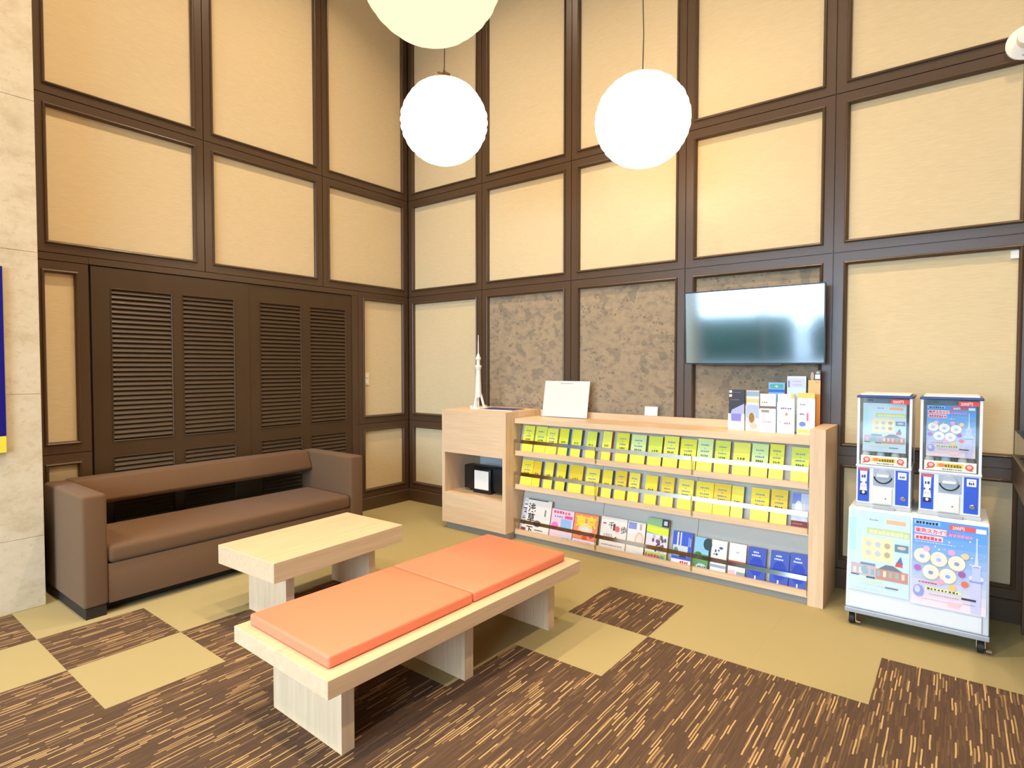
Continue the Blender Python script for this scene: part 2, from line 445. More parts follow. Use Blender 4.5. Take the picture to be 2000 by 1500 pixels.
# ---- the rest of the shell: ceiling, far wall, glazed street front
setp(bx('ceiling', (-.3, X1+.2, Y0-.2, .3, CEIL, CEIL+.15), 'ceiling_white'), kind='structure')
setp(bx('wall_far', (X1, X1+.2, Y0, .2, 0, CEIL), 'frame_wood'), kind='structure')  # unseen wall, finish kept dark to cut warm bounce onto the +x faces
wb = setp(bx('wall_back', (-.3, X1+.2, Y0-.2, Y0, 3.4, CEIL), 'plaster'), kind='structure')
bx('kerb_wall', (-.3, X1+.2, Y0-.2, Y0, -.1, .1), 'plaster', wb)
bx('unseen_side_wall', (-.3, .31, Y0-.2, Y0, .1, 3.4), 'plaster', wb)
bx('unseen_side_wall', (5.6, X1+.2, Y0-.2, Y0, .1, 3.4), 'frame_wood', wb)  # unseen wall added to narrow the window and darken the +x faces
win = setp(bx('window_1', (.31, 5.6, Y0-.13, Y0-.07, .1, .16), 'steel_grey'), kind='structure')
bx('window_rail', (.31, 5.6, Y0-.13, Y0-.07, 2.5, 2.56), 'steel_grey', win)
for k in range(5): bx('mullion', (.31+k*1.307, .37+k*1.307, Y0-.13, Y0-.07, .16, 3.4), 'steel_grey', win)
setp(bx('ground', (-30, 40, -40, Y0-.21, -.2, -.05), 'pavement'), kind='structure')
# clipped hedges on the pavement across the road (seen only as reflections)
def hedge(x0, x1, y, h, lab):
    bm = bmesh.new(); box(bm, x0, x1, y-.8, y, -.05, h)
    bmesh.ops.subdivide_edges(bm, edges=list(bm.edges), cuts=7, use_grid_fill=True)
    for v in bm.verts:
        if v.co.z > .02: v.co += Vector((random.uniform(-.07, .07), random.uniform(-.07, .07), random.uniform(-.06, .08)))
    setp(mk('hedge', bm, 'hedge_green'), lab, 'hedge')
hedge(-6.2, 1.1, -14.0, 1.35, 'clipped green hedge outside, mirrored in the television screen')
hedge(1.5, 5.2, -15.2, 1.25, 'lower green hedge outside beyond the glazed front')

# ================================================================== LAMPS
def lantern(loc, r, mat, label, hook=False):
    t_ = empty('paper_lantern', (loc[0], loc[1], loc[2]), label=label, cat='lamp', group='round paper lanterns')
    bm = bmesh.new(); prof = []
    nr = 17
    for k in range(nr*4+1):
        th = math.pi*(.045 + .91*k/(nr*4))
        bul = 1 + .028*abs(math.sin(math.pi*k/4)) * random.uniform(.6, 1.3)
        prof.append((r*bul*math.sin(th), -r*bul*math.cos(th)*.955))
    lathe(bm, prof, 48)
    for v in bm.verts: v.co *= 1+random.uniform(-.002, .002)
    mk('paper_shade', bm, mat, t_, smooth=True)
    bm = bmesh.new(); lathe(bm, [(.05, 0), (.05, .008), (.012, .012), (.012, .035)], 16); cap = mk('top_cap', bm, 'black_cord', t_, (0, 0, r*.947))
    bm = bmesh.new(); h = CEIL - loc[2]
    tube(bm, [(0, 0, r*.947+.034), (.004, .002, r+.25), (-.003, 0, r+.5), (0, 0, h-.03)], .0035, 8); mk('cord', bm, 'black_cord', t_)
    bm = bmesh.new(); lathe(bm, [(.05, -.03), (.05, 0)], 20); mk('ceiling_rose', bm, 'black_cord', t_, (0, 0, h))
    if hook:
        bm = bmesh.new(); tube(bm, [(-.045, -.01, r+.056), (-.015, 0, r+.044), (.015, 0, r+.040), (.04, .01, r+.024)], .009, 8); tube(bm, [(0, 0, r+.02), (0, 0, r+.06)], .008)
        mk('hook', bm, 'bronze', t_)
lantern((1.894, -1.411, 3.042), .278, 'lantern_glow', 'glowing white round paper lantern with a small brown hook, left of the two whole ones', True)
lantern((3.032, -.822, 2.957), .287, 'lantern_glow', 'glowing white round paper lantern hanging in front of the right wall, above the display rack')
lantern((2.904, -2.530, 3.036), .285, 'lantern_dim', 'cream paper lantern nearest the camera, only its lower part seen at the top edge')

k = 0
names_row = ['first', 'second', 'third', 'fourth']
for gx in (1.3, 3.4, 5.6):
    for gy in (-1.5, -3.3, -5.4):
        t_ = empty('ceiling_downlight', (gx, gy, CEIL), label='recessed round ceiling downlight, %s from the left wall and %s from the panelled right wall' % (names_row[(1.3, 3.4, 5.6).index(gx)], names_row[(-1.5, -3.3, -5.4).index(gy)]), cat='lamp', group='ceiling downlights')
        bm = bmesh.new(); lathe(bm, [(.11, 0), (.11, -.012), (.085, -.012), (.085, 0)], 20, cap=False); mk('trim_ring', bm, 'white_metal', t_)
        bm = bmesh.new(); lathe(bm, [(.084, -.004), (.084, -.001)], 20); mk('lens', bm, 'lamp_lens', t_)
        l = D.lights.new('downlight_lamp', 'AREA'); l.shape = 'DISK'; l.size = .16; l.energy = LAMP_POWER; l.color = (1, .78, .53); l.spread = R(122)
        lo = D.objects.new('downlight_lamp', l); COL.objects.link(lo); lo.parent = t_; lo.location = (0, 0, -.02)

# ================================================================== SEATING
# ---- sofa
sf = empty('sofa', (.43, -2.175, 0), label='long brown fabric sofa with block arms and open gap below its backrest', cat='sofa')
sx0, sx1, sy0, sy1 = .085-.43, .771-.43, -3.140+2.175, -1.210+2.175
AW, SH = .124, .700
bx('arm', (sx0, sx1, sy0, sy0+AW, .06, SH), 'sofa_fabric', sf, bevel=.018, seg=4, smooth=True)
bx('arm', (sx0, sx1, sy1-AW, sy1, .06, SH), 'sofa_fabric', sf, bevel=.018, seg=4, smooth=True)
bx('base', (sx0+.12, sx1-.006, sy0+AW, sy1-AW, .06, .288), 'sofa_fabric', sf, bevel=.008, seg=2, smooth=True)
bx('seat', (sx0+.10, sx1+.002, sy0+AW+.001, sy1-AW-.001, .290, .392), 'sofa_fabric', sf, bevel=.028, seg=5, smooth=True)
bm = bmesh.new(); prism(bm, [(sx0-.055, .545), (sx0+.14, .532), (sx0+.165, .560), (sx0+.105, SH-.002), (sx0-.055, SH-.002)], 'y', sy0+AW+.001, sy1-AW-.001)  # rear edge extended towards the wall to keep the gap below in shade
for v in bm.verts: pass
bm2 = bm; me = tomesh('backrest', bm2, 'sofa_fabric', bevel=.012, seg=3, smooth=True)
link('backrest', me, sf)
for (a, b) in ((sy0+.012, sy0+AW-.012), (sy1-AW+.012, sy1-.012)):
    bx('foot', (sx0+.02, sx1-.004, a, b, 0, .06), 'black_plinth', sf)
bx('plinth', (sx0+.12, sx1-.10, sy0+AW-.012, sy1-AW+.012, .0, .06), 'black_plinth', sf)

# ---- coffee table
ct = empty('coffee_table', (1.522, -2.160, 0), (0, 0, R(2.0)), label='low oak coffee table with thick top and two slab legs, between sofa and bench', cat='table')
bx('table_top', (-.277, .277, -.458, .458, .292, .400), 'oak_y', ct, bevel=.0015, seg=1)
bx('leg', (-.196, .174, -.322, -.270, 0, .292), 'oak_z', ct)
bx('leg', (-.196, .174, .262, .314, 0, .292), 'oak_z', ct)

# ---- bench with two pads
bn = empty('bench', (2.635, -2.272, 0), (0, 0, R(-1.77)), label='long low oak bench carrying two orange seat pads', cat='bench')
bx('bench_top', (-.335, .335, -.791, .791, .293, .360), 'oak_y', bn, bevel=.0015, seg=1)
for ly in (-.672, -.022, .627): bx('leg', (-.245, .238, ly, ly+.056, 0, .293), 'oak_z', bn)
rot = Matrix.Rotation(R(-1.77), 3, 'Z')
for (a, b, lab) in ((-.747, -.003, 'orange vinyl seat pad on the near half of the bench'), (.003, .735, 'orange vinyl seat pad on the far half of the bench, nearer the rack')):
    c = rot @ Vector((-.01, (a+b)/2, 0)) + Vector((2.635, -2.272, .360))
    hw, hl = .284, (b-a)/2
    bm = bmesh.new(); box(bm, -hw, hw, -hl, hl, .0005, .048)
    o = mk('seat_pad', bm, 'orange_vinyl', None, c, (0, 0, R(-1.77)), bevel=.012, seg=4, smooth=True)
    setp(o, lab, 'cushion', 'orange bench pads')

# ================================================================== CABINET + RACK ON THE RIGHT WALL
cx0, cx1, cy0, cy1, cz = 1.020, 1.733, -.545, -.016, 1.052
cb = empty('oak_cabinet', (1.376, -.28, 0), label='pale oak cabinet with an open cubby holding a black speaker', cat='cabinet')
cl = (-1.376, .28, 0)
th = .034
bx('side_panel', (cx0, cx0+th, cy0, cy1, .06, cz), 'oak_z', cb, cl)
bx('side_panel', (cx1-th, cx1, cy0, cy1, .06, cz), 'oak_z', cb, cl)
bx('top_front', (cx0+th, cx1-th, cy0, cy1, .676, cz), 'oak_x', cb, cl)
bx('bottom_front', (cx0+th, cx1-th, cy0, cy1, .06, .322), 'oak_x', cb, cl)
bx('back_panel', (cx0+th, cx1-th, cy1-.05, cy1, .322, .676), 'light_grey', cb, cl)
bx('kick_plate', (cx0+.03, cx1, cy0+.03, cy1, 0, .06), 'kick_grey', cb, cl)

sp = empty('speaker', (1.372, -.345, .322), (0, 0, R(0)), label='black tabletop speaker with a white square front in the cabinet cubby', cat='speaker')
bm = bmesh.new(); pts = [(-.255, .0), (-.24, -.03), (.24, -.03), (.255, 0), (.255, .09), (-.255, .09)]
prism(bm, pts, 'z', .02, .225); mk('body', bm, 'black_plastic', sp, bevel=.006, seg=2, smooth=True)
bx('dock', (-.112, .088, -.062, -.028, .0, .215), 'black_plastic', sp, bevel=.006, seg=2, smooth=True)
bx('front_panel', (-.092, .068, -.066, -.062, .035, .198), 'pearl_white', sp, bevel=.0015, seg=1)
for x_ in (-.2, .17): bx('foot', (x_, x_+.03, .0, .07, 0, .02), 'rubber', sp)

rk = empty('magazine_rack', (2.87, -.22, 0), label='long oak magazine rack with three stepped rows of leaflets and books', cat='rack')
rl = (-2.87, .22, 0)
rx0, rx1, rx2, rx3 = 1.737, 2.497, 3.228, 3.936
RT = 1.0
bx('top_board', (rx0, rx3, -.432, -.055, .960, RT), 'oak_x', rk, rl, bevel=.001, seg=1)
bx('rear_ledge', (rx0, rx3, -.055, -.016, .90, 1.048), 'oak_x', rk, rl)
bx('end_panel', (rx3+.001, 4.021, -.440, -.016, 0, 1.058), 'oak_z', rk, rl, bevel=.001, seg=1)
bx('kick_plate', (rx0, rx3, -.418, -.400, 0, .044), 'kick_grey', rk, rl)
bx('rear_panel', (rx0, rx3, -.055, -.02, 0, .90), 'rack_grey', rk, rl)
LEAN = R(14)
ROWS = [(.735, .960), (.458, .697), (.085, .420)]      # lip top, underside of what is above
for (zl, za) in ROWS:
    for a, b in ((rx0, rx1), (rx1, rx2), (rx2, rx3)):
        bm = bmesh.new(); box(bm, a+.001, b-.001, -.432, -.414, zl-.040, zl); prism(bm, [(-.414, zl-.025), (-.30, zl-.025-.114*math.tan(LEAN)), (-.30, zl-.036-.114*math.tan(LEAN)), (-.414, zl-.040)], 'x', a+.001, b-.001)
        mk('shelf', bm, 'oak_x', rk, rl)
        y0 = -.372; z0 = zl-.034; h = za-z0-.002; y1 = y0+h*math.tan(LEAN)
        bm = bmesh.new(); prism(bm, [(y0, z0), (y0+.012, z0), (y1+.012, z0+h), (y1, z0+h)], 'x', a+.0015, b-.0015)
        mk('back_board', bm, 'rack_grey', rk, rl)
for (zl, za), zb in zip(ROWS, (.815, .548, .162)):
    for a, b in ((rx0, rx1), (rx1, rx2), (rx2, rx3)):
        br = bx('retaining_bar', (a+.004, b-.004, 0, .003, -.014, .014), 'acrylic_smoke', rk, (rl[0], rl[1]-.4425, zb), (R(-9.5), 0, 0))
        for x_ in (a+.003, b-.006): bx('bar_bracket', (x_, x_+.003, -.4355, -.4325, zl-.03, zb+.010), 'sp_olive', rk, rl)

# ---- the books on the three rows
def book(x0, x1, zbase, ztop, t_, cover, spine, label, cat, group, draw=None, y=-.411):
    w = (x1-x0)-.003; h = (ztop-zbase)/math.cos(LEAN)
    e = empty('book' if cat == 'book' else 'magazine', ((x0+x1)/2, y, zbase+.0005), (-LEAN, 0, 0), label, cat, group)
    bx('front_cover', (-w/2, w/2, 0, .0012, 0, h), cover, e)
    bx('back_cover', (-w/2, w/2, t_-.0012, t_, 0, h), cover, e)
    bx('pages', (-w/2+.002, w/2-.0012, .0012, t_-.0012, .002, h-.002), 'page_paper', e)
    if spine: bx('spine', (w/2-.0012, w/2, .0012, t_-.0012, 0, h), spine, e)
    p = Print()
    if draw: draw(p, w, h); p.build(e)
    return e
ORD = ['first', 'second', 'third', 'fourth', 'fifth', 'sixth', 'seventh', 'eighth', 'ninth', 'tenth', 'eleventh', 'twelfth', 'thirteenth', 'fourteenth', 'fifteenth', 'sixteenth', 'seventeenth', 'eighteenth', 'nineteenth']
r1 = [(1.786, 1.894), (1.906, 2.018), (2.018, 2.123), (2.137, 2.223), (2.255, 2.34), (2.386, 2.471), (2.519, 2.598), (2.637, 2.738), (2.754, 2.871), (2.889, 2.993), (3.003, 3.111), (3.122, 3.236), (3.239, 3.345), (3.359, 3.458), (3.477, 3.582), (3.591, 3.692), (3.698, 3.784), (3.824, 3.926)]
s1 = [None, None, None, 'cyan', 'purple', 'black', 'red', 'olive', 'olive', 'olive', 'olive', 'olive', None, 'orange', None, 'pink', 'pink', None]
r2 = [(1.769, 1.886), (1.886, 1.964), (2.001, 2.083), (2.116, 2.2), (2.233, 2.352), (2.379, 2.498), (2.523, 2.605), (2.63, 2.721), (2.738, 2.824), (2.867, 2.959), (2.988, 3.081), (3.11, 3.217), (3.235, 3.353), (3.353, 3.466), (3.469, 3.547), (3.591, 3.701), (3.710, 3.808), (3.831, 3.93)]
s2 = [None, 'grey', 'grey', 'black', 'tan', 'olive', 'purple', 'orange', 'pink', 'pink', 'pink', None, None, None, 'cyan', None, 'tan', None]
def draw_yellow(top, small):
    def f(p, w, h):
        p.rect(-w/2, w/2, h*.44, h, top)
        if not small:
            p.dabs(-w*.26, w*.26, h*.80, h*.045, 5, (120, 140, 160), .25); p.dabs(-w*.05, w*.07, h*.72, h*.03, 1, (150, 160, 150)); p.dabs(-w*.28, w*.28, h*.62, h*.05, 5, (110, 130, 170), .25); p.dabs(-w*.24, w*.24, h*.50, h*.06, 4, (92, 92, 40), .35)
        else:
            p.dabs(-w*.34, w*.34, h*.63, h*.008, 1, (170, 180, 60)); p.dabs(-w*.24, w*.24, h*.52, h*.07, 3, (96, 100, 40), .4); p.dabs(-w*.26, w*.26, h*.43, h*.02, 5, (190, 190, 90))
    return f
def photo_book(p, w, h):
    p.rect(-w/2, w/2, 0, h*.26, (126, 50, 48)); p.rect(-w/2, 0, h*.7, h, (120, 140, 214)); p.disc(-w*.12, h*.6, w*.22, h*.2, (226, 232, 244)); p.rect(w*.12, w*.3, h*.26, h*.8, (206, 208, 220)); p.dabs(-w*.4, w*.2, h*.17, h*.03, 7, (190, 120, 110))
for row, (rr, ss) in enumerate(((r1, s1), (r2, s2))):
    zl, za = ROWS[row]; zb = zl-.025
    for k, ((a, b), sp_) in enumerate(zip(rr, ss)):
        rown = ('top', 'middle')[row]
        if row == 1 and k == 17:
            book(a, b, zb, .652, .018, 'cv_photo', None, 'pale blue photo book with dark red foot, right end of the middle rack row', 'book', 'books on the rack', photo_book); continue
        big = sp_ in ('cyan', 'purple', 'black', 'red', 'grey')
        top = [(232, 234, 74), (220, 232, 84), (236, 236, 96), (228, 230, 64)][k % 4] if row == 0 else [(244, 222, 56), (240, 206, 48), (246, 228, 80)][k % 3]
        if row == 0 and k in (8, 12, 15): top = (214, 238, 160)
        cov = ('yellow_a', 'yellow_b')[k % 2] if row == 0 else ('yellow_b', 'yellow_c')[k % 2]
        lab = 'yellow book%s, %s from the left on the %s rack row' % ((' with %s side' % sp_) if sp_ else '', ORD[k], rown)
        book(a, b, zb, (.936, .655)[row] + random.uniform(-.006, .006), .034 if big else .02, cov, ('sp_'+sp_) if sp_ else None, lab, 'book', 'books on the rack', draw_yellow(top, big or (k % 5 == 4)))

def dA(p, w, h):
    p.rect(-w*.5, -w*.36, h*.22, h*.97, (206, 204, 222)); p.rect(-w*.36, w*.36, h*.97, h*.995, (30, 30, 30))
    for i in range(12): p.rect(-w*.5+random.uniform(0, .08)*w, -w*.44+random.uniform(0, .08)*w, h*(.25+.055*i), h*(.28+.055*i), random.choice([(50, 40, 60), (120, 90, 130), (240, 240, 240)]))
    p.text('浅', -w*.33, h*.64, h*.27, (28, 26, 24), .0012); p.text('草', -w*.33, h*.36, h*.27, (28, 26, 24), .0012); p.text('下', -w*.33, h*.03, h*.24, (28, 26, 24), .001)
    p.disc(w*.06, h*.32, w*.14, h*.09, (96, 88, 100)); p.dabs(w*.28, w*.36, h*.55, h*.2, 1, (150, 140, 130)); p.dabs(-w*.0, w*.3, h*.12, h*.04, 5, (120, 110, 110)); p.rect(-w*.5, -w*.33, 0, h*.16, (150, 60, 66))
def dB(p, w, h):
    p.dabs(-w*.4, w*.36, h*.86, h*.09, 6, (214, 90, 130)); p.rect(w*.1, w*.45, h*.72, h*.82, (232, 90, 150)); p.rect(-w*.05, w*.42, h*.32, h*.7, (150, 190, 240)); p.disc(-w*.3, h*.45, w*.16, h*.12, (232, 120, 200)); p.rect(w*.0, w*.46, h*.02, h*.2, (214, 222, 240)); p.dabs(w*.05, w*.42, h*.06, h*.05, 3, (60, 60, 80)); p.dabs(-w*.35, w*.05, h*.74, h*.05, 4, (110, 120, 190))
def dC(p, w, h):
    p.rect(-w*.5, w*.5, h*.2, h*.97, (232, 150, 110)); p.disc(0, h*.5, w*.3, h*.2, (240, 214, 190))
    p.text('東京', -w*.44, h*.60, w*.44, (252, 224, 40), .0025); p.disc(0, h*.5, w*.14, h*.1, (226, 226, 226)); p.disc(-w*.24, h*.36, w*.12, h*.08, (222, 70, 120)); p.disc(w*.26, h*.34, w*.11, h*.1, (220, 60, 120)); p.disc(0, h*.24, w*.12, h*.07, (226, 80, 30)); p.rect(-w*.5, w*.5, 0, h*.17, (240, 226, 232)); p.dabs(-w*.4, w*.3, h*.06, h*.05, 7, (150, 130, 190))
def dD(p, w, h):
    p.dabs(-w*.42, -w*.22, h*.78, h*.05, 1, (206, 50, 70)); p.text('千', -w*.22, h*.68, h*.22, (60, 54, 54), .0006); p.text('歩', w*.26, h*.60, h*.22, (60, 54, 54), .0006)
    p.rect(-w*.02, w*.06, h*.62, h*.82, (90, 60, 64)); p.disc(w*.14, h*.68, w*.1, h*.09, (226, 110, 110)); p.dabs(-w*.36, w*.0, h*.40, h*.12, 4, (190, 180, 190)); p.disc(w*.12, h*.42, w*.03, h*.03, (60, 60, 70)); p.dabs(-w*.4, w*.4, h*.16, h*.04, 9, (160, 150, 170)); p.dabs(w*.16, w*.44, h*.3, h*.03, 4, (120, 110, 110))
def dD2(p, w, h):
    p.rect(-w*.46, w*.0, h*.78, h*.97, (140, 150, 214)); p.disc(w*.2, h*.5, w*.24, h*.22, (236, 190, 180)); p.disc(w*.2, h*.5, w*.16, h*.16, (240, 226, 210)); p.dabs(-w*.4, w*.4, h*.3, h*.04, 6, (130, 130, 130)); p.rect(w*.1, w*.46, h*.02, h*.14, (200, 224, 232)); p.rect(w*.18, w*.3, h*.78, h*.95, (206, 176, 140))
def dE(p, w, h):
    p.rect(-w*.5, w*.5, h*.62, h, (150, 190, 140)); p.poly([(-w*.5, h*.66), (w*.5, h*.6), (w*.5, h*.78), (-w*.5, h*.84)], (222, 236, 60)); p.rect(w*.18, w*.5, h*.82, h, (50, 46, 50)); p.rect(w*.26, w*.42, h*.86, h*.96, (220, 220, 220)); p.rect(-w*.5, w*.5, h*.2, h*.62, (226, 222, 230))
    for i in range(22): p.disc(random.uniform(-.2, .4)*w, random.uniform(.24, .6)*h, w*.06, h*.05, random.choice([(70, 60, 84), (200, 180, 190), (120, 90, 120), (96, 110, 80)]), 8)
    p.dabs(-w*.46, w*.2, h*.08, h*.08, 5, (200, 80, 110)); p.disc(w*.3, h*.1, w*.12, h*.05, (110, 150, 150))
def dF(p, w, h):
    p.rect(-w*.5, w*.5, h*.2, h, (66, 92, 206)); p.rect(-w*.28, -w*.2, h*.6, h*.98, (226, 228, 240)); p.rect(-w*.12, -w*.05, h*.6, h*.98, (214, 220, 240)); p.rect(-w*.46, w*.3, h*.3, h*.6, (206, 214, 220)); p.disc(-w*.3, h*.44, w*.12, h*.1, (110, 150, 110)); p.rect(-w*.1, w*.25, h*.26, h*.38, (60, 60, 70)); p.rect(-w*.5, w*.5, 0, h*.2, (240, 238, 236)); p.dabs(-w*.05, w*.4, h*.1, h*.07, 4, (206, 50, 60)); p.dabs(w*.3, w*.45, h*.6, h*.3, 2, (150, 170, 210))
def dG(p, w, h):
    p.rect(-w*.5, w*.5, h*.45, h, (140, 196, 240)); p.disc(w*.4, h*.82, w*.3, h*.18, (44, 66, 70)); p.rect(-w*.5, w*.5, h*.3, h*.5, (84, 160, 60)); p.disc(-w*.2, h*.5, w*.24, h*.06, (70, 120, 60)); p.disc(w*.05, h*.12, w*.36, h*.1, (190, 214, 214)); p.dabs(-w*.2, w*.4, h*.06, h*.1, 5, (70, 96, 96))
def dH(p, w, h):
    for a_, b_, c_, d_ in ((.12, .78, .13, .04), (-.02, .70, .06, .03), (-.22, .68, .06, .05), (-.14, .58, .09, .04), (-.3, .58, .04, .03)): p.disc(w*a_, h*b_, w*c_, h*d_, (70, 84, 120), 10)
    p.rect(-w*.5, w*.5, h*.2, h*.28, (150, 160, 190)); p.dabs(-w*.1, w*.2, h*.45, h*.02, 3, (190, 170, 170))
def dI(p, w, h):
    p.rect(-w*.5, w*.5, h*.34, h*.5, (202, 76, 56)); p.dabs(-w*.1, w*.1, h*.72, h*.06, 2, (180, 180, 180)); p.poly([(-w*.5, 0), (0, 0), (-w*.1, h*.24), (-w*.5, h*.2)], (234, 190, 190)); p.rect(0, w*.5, 0, h*.2, (150, 160, 166))
def dJ(p, w, h):
    p.dabs(-w*.22, w*.1, h*.84, h*.05, 3, (206, 216, 244), .2); p.dabs(-w*.3, w*.2, h*.75, h*.05, 5, (206, 216, 244), .2); p.disc(0, h*.46, w*.38, h*.27, (36, 60, 180)); p.rect(-w*.08, w*.0, h*.06, h*.2, (226, 232, 250)); p.dabs(-w*.45, w*.45, h*.02, h*.05, 8, (206, 214, 240), .2)
mags = [((1.782, 2.056), .335, 'cv_white', 'sp_pink', dA, 'white magazine with large black vertical lettering at the left end of the bottom row'),
        ((2.061, 2.271), .290, 'cv_pink', None, dB, 'pink and light blue magazine beside the white one on the bottom row'),
        ((2.276, 2.487), .292, 'cv_red', 'sp_olive', dC, 'orange-red magazine with big yellow characters on the bottom row'),
        ((2.509, 2.724), .298, 'cv_white', None, dD, 'white and pale pink magazine with red and black title on the bottom row'),
        ((2.728, 2.868), .296, 'cv_white', 'sp_tan', dD2, 'cream magazine with a lilac corner block left of the green-topped one'),
        ((2.875, 3.040), .345, 'cv_green', 'sp_orange', dE, 'tall magazine with green and yellow head and people on the cover'),
        ((3.073, 3.214), .285, 'cv_blue', 'sp_tan', dF, 'blue magazine with white towers on the bottom row'),
        ((3.228, 3.328), .272, 'cv_leaf', 'sp_black', dG, 'booklet with green landscape under blue sky on the bottom row'),
        ((3.342, 3.445), .272, 'cv_white', None, dH, 'white booklet with scattered dark blue petals on the bottom row'),
        ((3.458, 3.567), .272, 'cv_white', 'sp_tan', dI, 'white booklet with a red band on the bottom row'),
        ((3.577, 3.688), .270, 'cv_deepblue', 'sp_black', dJ, 'deep blue booklet next to the red-banded one'),
        ((3.712, 3.822), .272, 'cv_deepblue', None, dJ, 'deep blue booklet, middle of the three on the bottom row'),
        ((3.824, 3.927), .278, 'cv_deepblue', None, dJ, 'deep blue booklet against the end panel on the bottom row')]
for (a, b), zt, cov, spn, dr, lab in mags:
    book(a, b, .060, zt, .012, cov, spn, lab, 'magazine', 'magazines on the bottom row', dr)

# ---- things on top of cabinet and rack
tw = empty('tower_model', (1.232, -.300, cz), label='white model of a slender broadcasting tower on the oak cabinet', cat='model')
bm = bmesh.new()
def ngon(r, n, a0=0): return [(r*math.cos(a0+2*math.pi*k/n), r*math.sin(a0+2*math.pi*k/n)) for k in range(n)]
prism(bm, ngon(.088, 6, .3), 'z', .0006, .012); mk('base', bm, 'pearl_white', tw)
bm = bmesh.new(); lathe(bm, [(.030, .10), (.027, .18), (.0225, .28), (.020, .345)], 18); mk('shaft', bm, 'pearl_white', tw, smooth=True)
for k_ in range(3):
    a = .5+2*math.pi*k_/3; bm = bmesh.new(); tube(bm, [(.052*math.cos(a), .052*math.sin(a), .011), (.04*math.cos(a), .04*math.sin(a), .06), (.021*math.cos(a), .021*math.sin(a), .13)], .0105, 8); mk('leg', bm, 'pearl_white', tw, smooth=True)
bm = bmesh.new(); lathe(bm, [(.008, .011), (.008, .11)], 10); mk('core', bm, 'pearl_white', tw)
bm = bmesh.new(); lathe(bm, [(.020, .340), (.024, .350), (.030, .372), (.030, .381), (.025, .384), (.018, .386)], 18); mk('observation_deck', bm, 'pearl_white', tw, smooth=True)
bm = bmesh.new(); lathe(bm, [(.017, .384), (.0155, .43)], 16); mk('upper_shaft', bm, 'pearl_white', tw, smooth=True)
bm = bmesh.new(); lathe(bm, [(.0155, .425), (.024, .442), (.024, .450), (.016, .462), (.007, .490)], 18); mk('observation_deck', bm, 'pearl_white', tw, smooth=True)
bm = bmesh.new(); lathe(bm, [(.0055, .488), (.0045, .60), (.0032, .602), (.0032, .652)], 10); mk('antenna', bm, 'pearl_white', tw)
for (lx, ly, s) in ((-.055, -.02, .012), (.06, .02, .014), (.03, -.06, .012)):
    bm = bmesh.new(); box(bm, lx-s, lx+s, ly-s, ly+s, .012, .012+s*1.2); mk('base_block', bm, 'ivory', tw)
o = empty('booklet', (1.520, -.315, cz), (0, 0, R(6)), label='dark blue booklet lying flat on the cabinet behind the tower model', cat='book')
bx('pages', (-.155, .155, -.105, .105, .0005, .009), 'page_paper', o); bx('cover', (-.157, .157, -.107, .107, .009, .0105), 'navy', o)

ps = empty('sign_stand', (2.030, -.140, RT), (R(-11), 0, R(3)), label='white notice sheet in a clear stand on the rack top', cat='sign')
bx('sheet', (-.212, .212, 0, .004, .006, .310), 'paper', ps); bx('acrylic_cover', (-.216, .216, -.003, -.0005, .004, .314), 'acrylic_clear', ps)
bx('foot', (-.216, .216, -.045, -.0005, .002, .0038), 'acrylic_clear', ps, rot=(R(11), 0, 0))
p = Print(); p.dabs(-.06, .06, .285, .010, 9, (190, 190, 186), .2)
for k in range(12): p.dabs(-.17, .17, .255-.02*k, .004, 16, (222, 220, 214), .3)
p.build(ps)
cd = empty('price_card', (2.755, -.036, 1.048), (R(-8), 0, R(2)), label='small blank white card standing on the rear ledge of the rack', cat='card')
bx('sheet', (-.052, .052, 0, .002, 0.001, .070), 'paper', cd)

def holder(x0, x1, y, z0, hp, hl, leaf, label, draw, base=None, pocket='white_metal'):
    w = x1-x0
    e = empty('leaflet_holder', ((x0+x1)/2, y, z0), label=label, cat='leaflet holder', group='leaflet holders on the rack')
    bx('pocket', (-w/2, w/2, -.0015, 0, .0006, hp), pocket, e)
    bx('back', (-w/2, w/2, .030, .033, .0006, max(hp+.03, hl*.8)), 'acrylic_clear', e)
    bx('floor_plate', (-w/2, w/2, 0, .030, .0006, .003), pocket, e)
    for s in (-1, 1): bx('side', (s*w/2-(.0015 if s > 0 else 0), s*w/2+(.0015 if s < 0 else 0), 0, .030, .003, hp), 'acrylic_clear', e)
    lf = bx('leaflets', (-w/2+.003, w/2-.003, .004, .020, .003, hl), leaf, e)
    if draw:
        p1 = Print(); p2 = Print(); draw(p1, p2, w-.006, hp, hl)
        if p1.f: p1.build(e, (0, -.0015, 0))
        if p2.f: p2.build(lf, (0, .004, 0))
    return e
def h1(a, b, w, hp, hl):
    b.poly([(-w*.5, hp*.6), (w*.5, hp*.6), (w*.5, hl*.66), (-w*.3, hl*.5)], (168, 176, 226)); b.rect(-w*.48, -w*.3, hl*.92, hl*.98, (236, 230, 220)); b.rect(-w*.48, -w*.3, hl*.82, hl*.88, (236, 230, 220)); b.dabs(-w*.24, w*.3, hl*.92, hl*.02, 5, (120, 100, 110)); b.dabs(-w*.4, w*.2, hl*.74, hl*.02, 6, (150, 130, 130))
    a.poly([(-w*.32, hp*.55), (w*.3, hp*.55), (w*.34, hp), (-w*.34, hp)], (130, 130, 206)); a.dabs(-w*.3, w*.3, hp*.2, hp*.08, 4, (206, 226, 240))
